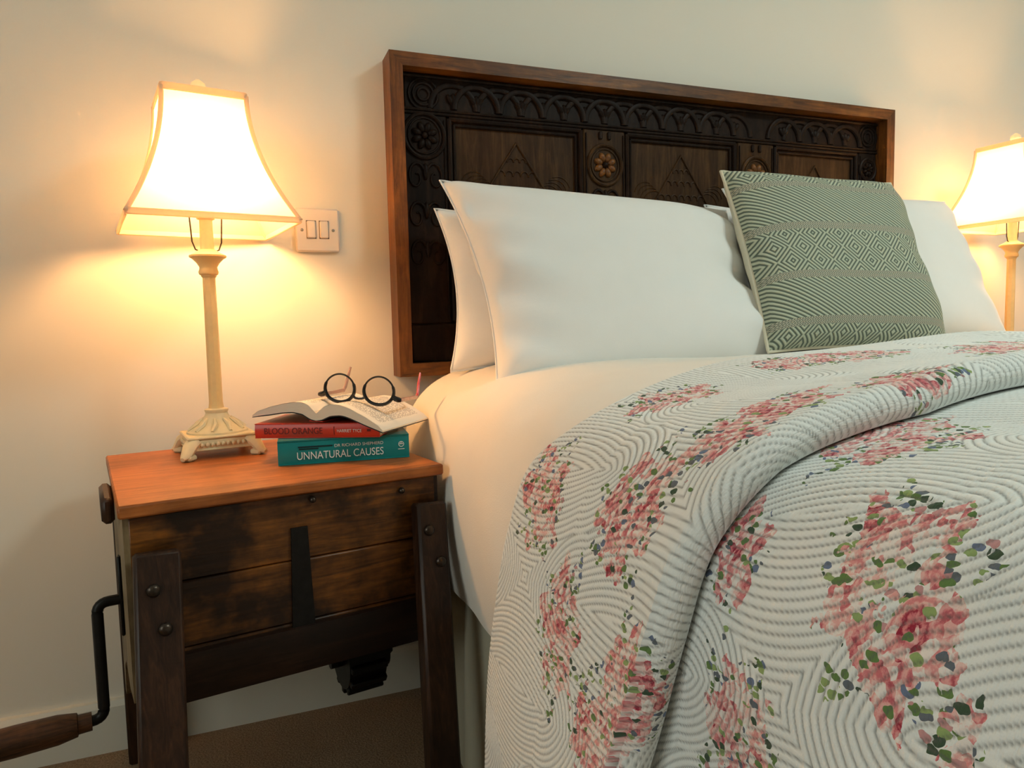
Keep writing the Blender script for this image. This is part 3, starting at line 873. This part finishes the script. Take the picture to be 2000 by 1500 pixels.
# crank
cy, cz = -.035, .403
def bend(pts, r, n=6):
    out = [Vector(pts[0])]
    for a, b, c in zip(pts, pts[1:], pts[2:]):
        a, b, c = Vector(a), Vector(b), Vector(c)
        p = b+(a-b).normalized()*r; q = b+(c-b).normalized()*r
        for k in range(n+1):
            t = k/n; out.append(p*(1-t)**2+b*2*t*(1-t)+q*t*t)
    out.append(Vector(pts[-1])); return out
mbc = MB().tube(bend([(-.20, cy, cz), (-.252, cy, cz), (-.252, cy-.012, cz-.168), (-.30, cy-.012, cz-.168)], .016), .0078, 12)
mbc.box((-.2205, cy, cz+.005), (.005, .016, .12), bev=.002)
cr = part('crank', mbc, M['iron'], ch, label='bent black iron crank')
hp = [(-.268, .013), (-.285, .0135), (-.286, .0165), (-.31, .0205), (-.36, .0215), (-.41, .0205), (-.44, .017), (-.446, .009)]
part('crank_handle', MB().tube([(x, cy-.012, cz-.168) for x, r in hp], [r for x, r in hp], 18), M['handle'], cr, label='turned wooden grip')

# ------------------------------------------------------------------ lamps
def shade_geo():
    pass
def make_lamp(name, label, loc, rz):
    L = thing(name, label, 'lamp', loc, rz, 'pair of bedside lamps')
    m = M['lampstand']
    # base: plate on four feet
    bz = .016
    hw = .053
    pl = MB().box((0, 0, bz+.008), (2*hw, 2*hw, .018), bev=.002)
    pl.box((0, 0, bz+.0195), (2*hw+.006, 2*hw+.006, .005), bev=.002).box((0, 0, bz-.0005), (2*hw+.004, 2*hw+.004, .003), bev=.001)
    base = part('base_plate', pl, m, L)
    bd = MB()
    for k in range(11):
        t = (k-5)*.0082
        for sx, sy in ((0, -1), (0, 1), (1, 0), (-1, 0)):
            bd.ell((t if sx == 0 else sx*(hw+.001), t if sy == 0 else sy*(hw+.001), bz+.008), (.0034, .0034, .0040), nu=8, nv=5)
    part('beading', bd, m, base)
    for sx in (-1, 1):
        for sy in (-1, 1):
            ft = MB()
            d = Vector((sx, sy, 0)).normalized()
            path = [Vector((sx*.044, sy*.044, bz+.013)), Vector((sx*.052, sy*.052, bz+.006)), Vector((sx*.060, sy*.060, .0075)), Vector((sx*.066, sy*.066, .0045))]
            ft.tube(path, [.013, .0125, .0095, .0045], 10, flat=.8)
            ft.box((sx*.055, sy*.055, .005), (.020, .020, .010), Matrix.Rotation(math.pi/4, 3, 'Z'), .003)
            part('foot', ft, m, L)
    part('dome', MB().lathe([(.050, bz+.021), (.050, bz+.025), (.046, bz+.028), (.041, bz+.031), (.031, bz+.038), (.024, bz+.045), (.0195, bz+.052), (.0180, bz+.056), (.0195, bz+.059), (.0195, bz+.062), (.014, bz+.064)], 40), m, L)
    lf = MB()
    for k in range(10):
        a = 2*math.pi*k/10
        lf.tube([(.047*math.cos(a), .047*math.sin(a), bz+.0275), (.034*math.cos(a+.1), .034*math.sin(a+.1), bz+.0375), (.023*math.cos(a), .023*math.sin(a), bz+.047)], [.003, .0045, .002], 6)
    part('leaf_relief', lf, m, L)
    zp0, zp1 = bz+.062, .312
    part('pole', MB().lathe([(.0135, zp0), (.0125, zp0+.004), (.0115, zp0+.012), (.0105, zp1-.006), (.0125, zp1-.004), (.0125, zp1)], 8), M['lamp_pole'], L)
    part('capital', MB().lathe([(.0125, zp1-.002), (.0155, zp1), (.0165, zp1+.004), (.0150, zp1+.008), (.0145, zp1+.012), (.0185, zp1+.019), (.0250, zp1+.026), (.0300, zp1+.029), (.0300, zp1+.032), (.020, zp1+.037), (.0125, zp1+.042)], 32), M['lamp_pole'], L)
    part('candle_tube', MB().lathe([(.0115, zp1+.040), (.0105, zp1+.092), (.0150, zp1+.094), (.0150, zp1+.104), (.009, zp1+.105)], 24), m, L)
    zb_ = .394; zt = .602
    harp = MB()
    for sx in (-1, 1):
        harp.tube([(sx*.010, 0, zp1+.038), (sx*.019, 0, zp1+.042), (sx*.0235, 0, zp1+.055), (sx*.026, 0, zp1+.10), (sx*.044, 0, .49), (sx*.040, 0, .56), (sx*.02, 0, zt-.006), (0, 0, zt+.002)], .0014, 6)
    part('harp', harp, M['bolt'], L)
    part('bulb', MB().lathe([(.010, .424), (.013, .436), (.022, .458), (.027, .475), (.025, .492), (.015, .505), (.004, .509)], 20), M['bulb'], L)
    # shade: four concave panels
    hb_, ht = .128, .064
    n = 18
    def half(t): return ht+(hb_-ht)*t**1.9
    def corner(i, t):
        s1, s2 = ((-1, -1), (1, -1), (1, 1), (-1, 1))[i % 4]
        return Vector((s1*half(t), s2*half(t), zt+(zb_-zt)*t))
    ts = np.linspace(0, 1, n)
    sh = None
    for i in range(4):
        V = np.zeros((n, 9, 3))
        for a, t in enumerate(ts):
            p, q = corner(i, t), corner(i+1, t)
            for b in range(9): V[a, b] = p.lerp(q, b/8)
        o = link('shade_panel', grid_mesh('shade_panel', V, n, 9), M['shade'], L)
    for i in range(4):
        part('corner_trim', MB().tube([corner(i, t)*1 for t in ts], .0038, 8), M['trim'], L)
    for t, r in ((0, .0060), (1, .0052)):
        for i in range(4):
            p, q = corner(i, t), corner(i+1, t)
            part('rim_trim', MB().beam(p, q, .0045, 2*r, (q-p).normalized().cross(Vector((0, 0, 1))), .0015), M['trim'], L)
    # spider fitting that carries the shade on the harp
    sp_ = MB()
    for i in range(4): sp_.tube([(0, 0, zt-.004), corner(i, .02)], .0013, 6)
    part('spider', sp_, M['bolt'], L)
    part('finial', MB().lathe([(.003, zt-.005), (.004, zt+.006), (.010, zt+.010), (.006, zt+.015), (.013, zt+.022), (.011, zt+.030), (.003, zt+.036)], 16), M['shade'], L)
    return L
lamp = make_lamp('table_lamp', 'lit cream table lamp on the bedside chest beside the books', (-.037, -.160, NZ+.0005), math.radians(10))
def copy_tree(o, parent=None):
    c = o.copy(); COL.objects.link(c)
    if parent is not None: c.parent = parent
    for k in list(o.children): copy_tree(k, c)
    return c
l2 = copy_tree(lamp); l2.location = (1.97, -.185, .6355); l2.rotation_euler = (0, 0, math.radians(2))
l2['label'] = 'lit cream table lamp cut off at the right edge beyond the pillows'
# the small table that carries it, hidden behind the bed
rt = thing('bedside_table', 'plain wooden bedside table behind the bed under the right lamp', 'bedside table', (2.08, -.23, 0))
part('table_top', MB().box((0, 0, .6225), (.40, .36, .025), bev=.004), M['lid'], rt)
for sx in (-1, 1):
    for sy in (-1, 1): part('leg', MB().beam((sx*.17, sy*.15, 0), (sx*.17, sy*.15, .61), .035, .035, (1, 0, 0), .003), M['legwood'], rt)
for sy in (-1, 1): part('rail', MB().box((0, sy*.15, .57), (.31, .02, .07), bev=.002), M['legwood'], rt)

# ------------------------------------------------------------------ light switch
sw = thing('light_switch', 'white double light switch on the wall right of the lamp shade', 'switch', (.166, 0, .993))
part('plate', MB().box((0, -.005, 0), (.086, .010, .086), bev=.003), M['ivory'], sw)
for x in (-.0125, .0125):
    fr = part('rocker', MB().box((x, -.0112, .001), (.017, .006, .034), bev=.002), M['ivory'], sw)
    part('rocker_gap', MB().box((x, -.0101, .001), (.0196, .0012, .0366), bev=.0005), M['grey_line'], fr)
for x in (-.0305, .0305): part('screw', MB().ell((x, -.0102, 0), (.0032, .0015, .0032), nu=10, nv=5), M['steel'], sw)

# ------------------------------------------------------------------ books and glasses
def text_mesh(body, size, width=None):
    cu = bpy.data.curves.new('print', 'FONT'); cu.body = body; cu.size = size; cu.extrude = .00012
    o = bpy.data.objects.new('print', cu); COL.objects.link(o)
    dg = bpy.context.evaluated_depsgraph_get(); me = bpy.data.meshes.new_from_object(o.evaluated_get(dg))
    bpy.data.objects.remove(o); bpy.data.curves.remove(cu)
    xs = [v.co.x for v in me.vertices]; ysz = [v.co.y for v in me.vertices]
    sx = width/(max(xs)-min(xs)) if width else 1
    for v in me.vertices:
        v.co = Vector(((v.co.x-min(xs))*sx, -v.co.z, v.co.y-min(ysz)))
    return me
def closed_book(name, label, loc, rz, L, W, T, cover, prints):
    """spine along local x facing -y, spine bottom left corner at the origin"""
    b = thing(name, label, 'book', loc, rz)
    c = .0012
    cv = MB()
    cv.box((L/2, W/2, c/2), (L, W, c)).box((L/2, W/2, T-c/2), (L, W, c))
    nn = 7
    sec = [(.002-.002*math.sin(math.pi*k/(nn-1)), T*k/(nn-1)) for k in range(nn)]
    poly = sec + [(y+.002, z) for y, z in reversed(sec)]
    cv.prism(poly, 0, L, 0)
    part('cover', cv, cover, b)
    part('page_block', MB().box((L/2, W/2+.001, T/2), (L-.002, W-.004, T-2*c-.0002)), M['page_edge'], b, False)
    for nm, body, x, z, h, wd, mt in prints:
        me = text_mesh(body, h/.72, wd); o = link(nm, me, mt, b); o.location = (x, -.0004, z)
    return b
TT = .0385
tb = closed_book('paperback', 'teal paperback with white spine lettering, bottom of the pile', (.053, -.342, NZ+.0005), math.radians(-5.8), .206, .130, TT, M['teal'],
    [('spine_title', 'UNNATURAL CAUSES', .029, .0075, .0125, .135, M['white_ink']), ('spine_author', 'DR RICHARD SHEPHERD', .087, .0245, .0050, .077, M['white_ink'])])
part('dark_strip', MB().box((.0575, -.0002, .0275), (.053, .0006, .0022)).box((.047, -.0002, .0242), (.030, .0006, .0020)), M['teal_dark'], tb, False)
ring = [(.193+.0042*math.cos(t), -.0003, .0225+.0042*math.sin(t)) for t in np.linspace(0, 2*math.pi, 16, endpoint=False)]
part('emblem', MB().tube(ring, .0006, 5, True, up=(0, 1, 0)).box((.193, -.0003, .0228), (.006, .0005, .0012)).box((.193, -.0003, .0145), (.0105, .0005, .0010)).tube([(.1915, -.0003, .0225+.001), (.193, -.0003, .026), (.1945, -.0003, .0235)], .0005, 5, up=(0, 1, 0)), M['white_ink'], tb)
RTH = .0235
rb = closed_book('paperback', 'red paperback with dark spine lettering, under the open book', (.022, -.290, NZ+.001+TT), math.radians(-25.5), .205, .130, RTH, M['red'],
    [('spine_title', 'BLOOD ORANGE', .016, .0065, .0105, .096, M['red_dark']), ('spine_author', 'HARRIET TYCE', .136, .0085, .0052, .040, M['white_ink'])])
part('spine_rule', MB().box((.131, -.0002, .0115), (.0007, .0006, .013)).box((.188, -.0002, .0115), (.006, .0006, .004), bev=.0002), M['red_dark'], rb, False)

# open book: local x across the spread, y along the spine (away), z up
ZR = NZ+.001+TT+RTH
ob = thing('open_book', 'open paperback lying face up on the red book, glasses resting on it', 'book', (.114, -.334, ZR+.0022), 0, rot=(math.radians(-1.5), math.radians(3.2), math.radians(-35.4)))
HL = .198
def top_z(x):
    a = abs(x)
    return float(np.interp(a, [0, .006, .014, .026, .04, .06, .085, .108, .116], [.014, .0185, .026, .030, .0295, .0255, .0185, .0095, .0035]))
def bot_z(x):
    a = abs(x)
    return float(np.interp(a, [0, .010, .025, .042, .06, .085, .116], [.0022, .004, .0115, .0135, .0115, .0065, .0014]))
for sg in (-1, 1):
    xs = np.linspace(.0, .116, 30)
    droop = lambda x: (-.010*max(0, x-.05)/.066 if sg > 0 else .0)
    topc = [(sg*x, top_z(x)+droop(x)) for x in xs]; botc = [(sg*x, bot_z(x)+droop(x)) for x in xs]
    poly = topc + botc[::-1]
    part('page_block', MB().prism(poly, 0, HL, 1), M['page_edge'], ob)
    V = np.array([[(p[0], y, p[1]+.0004) for y in (.0005, HL/2, HL-.0005)] for p in topc[1:]])
    U = np.array([[(x, y) for y in (0, HL/2, HL)] for x in xs[1:]])
    if sg < 0: V, U = V[::-1], U[::-1]
    link('page', grid_mesh('page', V, V.shape[0], 3, U), M['page'], ob)
    cv = MB(); poly = [(p[0], p[1]-.0008) for p in botc]
    cv.prism(poly + [(p[0], p[1]-.0010) for p in poly[::-1]], 0, HL+.001, 1)
    part('cover', cv, M['black_cover'], ob)
part('spine', MB().box((0, HL/2, .0012), (.024, HL, .0016), bev=.0004), M['red'], ob)

gl = thing('glasses', 'round black-rimmed reading glasses lying upside down on the open book', 'glasses', (.188, -.3085, .6785), 0, rot=(0, math.radians(4.4), math.radians(-31.5)))
fr = MB()
lens_c = []
for sg in (-1, 1):
    cx, cz_ = sg*.0345, .0135
    pts, rad = [], []
    for k in range(44):
        a = 2*math.pi*k/44
        c, s = math.cos(a), math.sin(a)
        pts.append((cx+.0262*c*(1-.05*s), 0, cz_+.0235*s))
        rad.append(.0016+.0013*max(0, -s)+.0012*(abs(c)**3)*(s < .3))
    fr.tube(pts, rad, 8, True, up=(0, 1, 0), flat=1.2)
    lens_c.append((cx, cz_))
    fr.tube([(sg*.0585, 0, .006), (sg*.0635, 0, .002), (sg*.0690, .001, .0005), (sg*.0715, .003, 0)], [.0034, .0046, .0046, .0038], 8, flat=1.0)
fr.tube([(-.0115, 0, .002), (-.006, -.001, -.0015), (0, -.0015, -.0022), (.006, -.001, -.0015), (.0115, 0, .002)], [.0026, .002, .0018, .002, .0026], 8)
part('rims', fr, M['black_frame'], gl)
for cx, cz_ in lens_c:
    lp = MB(); n = 36
    ring = [(cx+.0255*math.cos(a)*(1-.05*math.sin(a)), cz_+.0228*math.sin(a)) for a in np.linspace(0, 2*math.pi, n, endpoint=False)]
    lp.prism(ring, -.0006, .0006, 1)
    part('lens', lp, M['lens'], gl)
for sg in (-1, 1):
    el = Vector((sg*.069, .098, -.004 if sg > 0 else -.002))
    tp = part('temple', MB().tube([(sg*.0712, .003, 0), (sg*.0705, .05, -.002), el], [.0026, .0022, .0024], 8, flat=1.4, up=(0, 0, 1)), M['pink_temple'], gl)
    end = el + Vector((-sg*.002, .022, .041))
    part('temple_tip', MB().tube([el+Vector((0, -.002, -.0002)), el+Vector((0, .006, .006)), el.lerp(end, .55), end], [.0024, .0026, .0026, .0018], 8, flat=1.3), M['red_tip'] if sg > 0 else M['pink_temple'], tp, label='red temple tip' if sg > 0 else None)
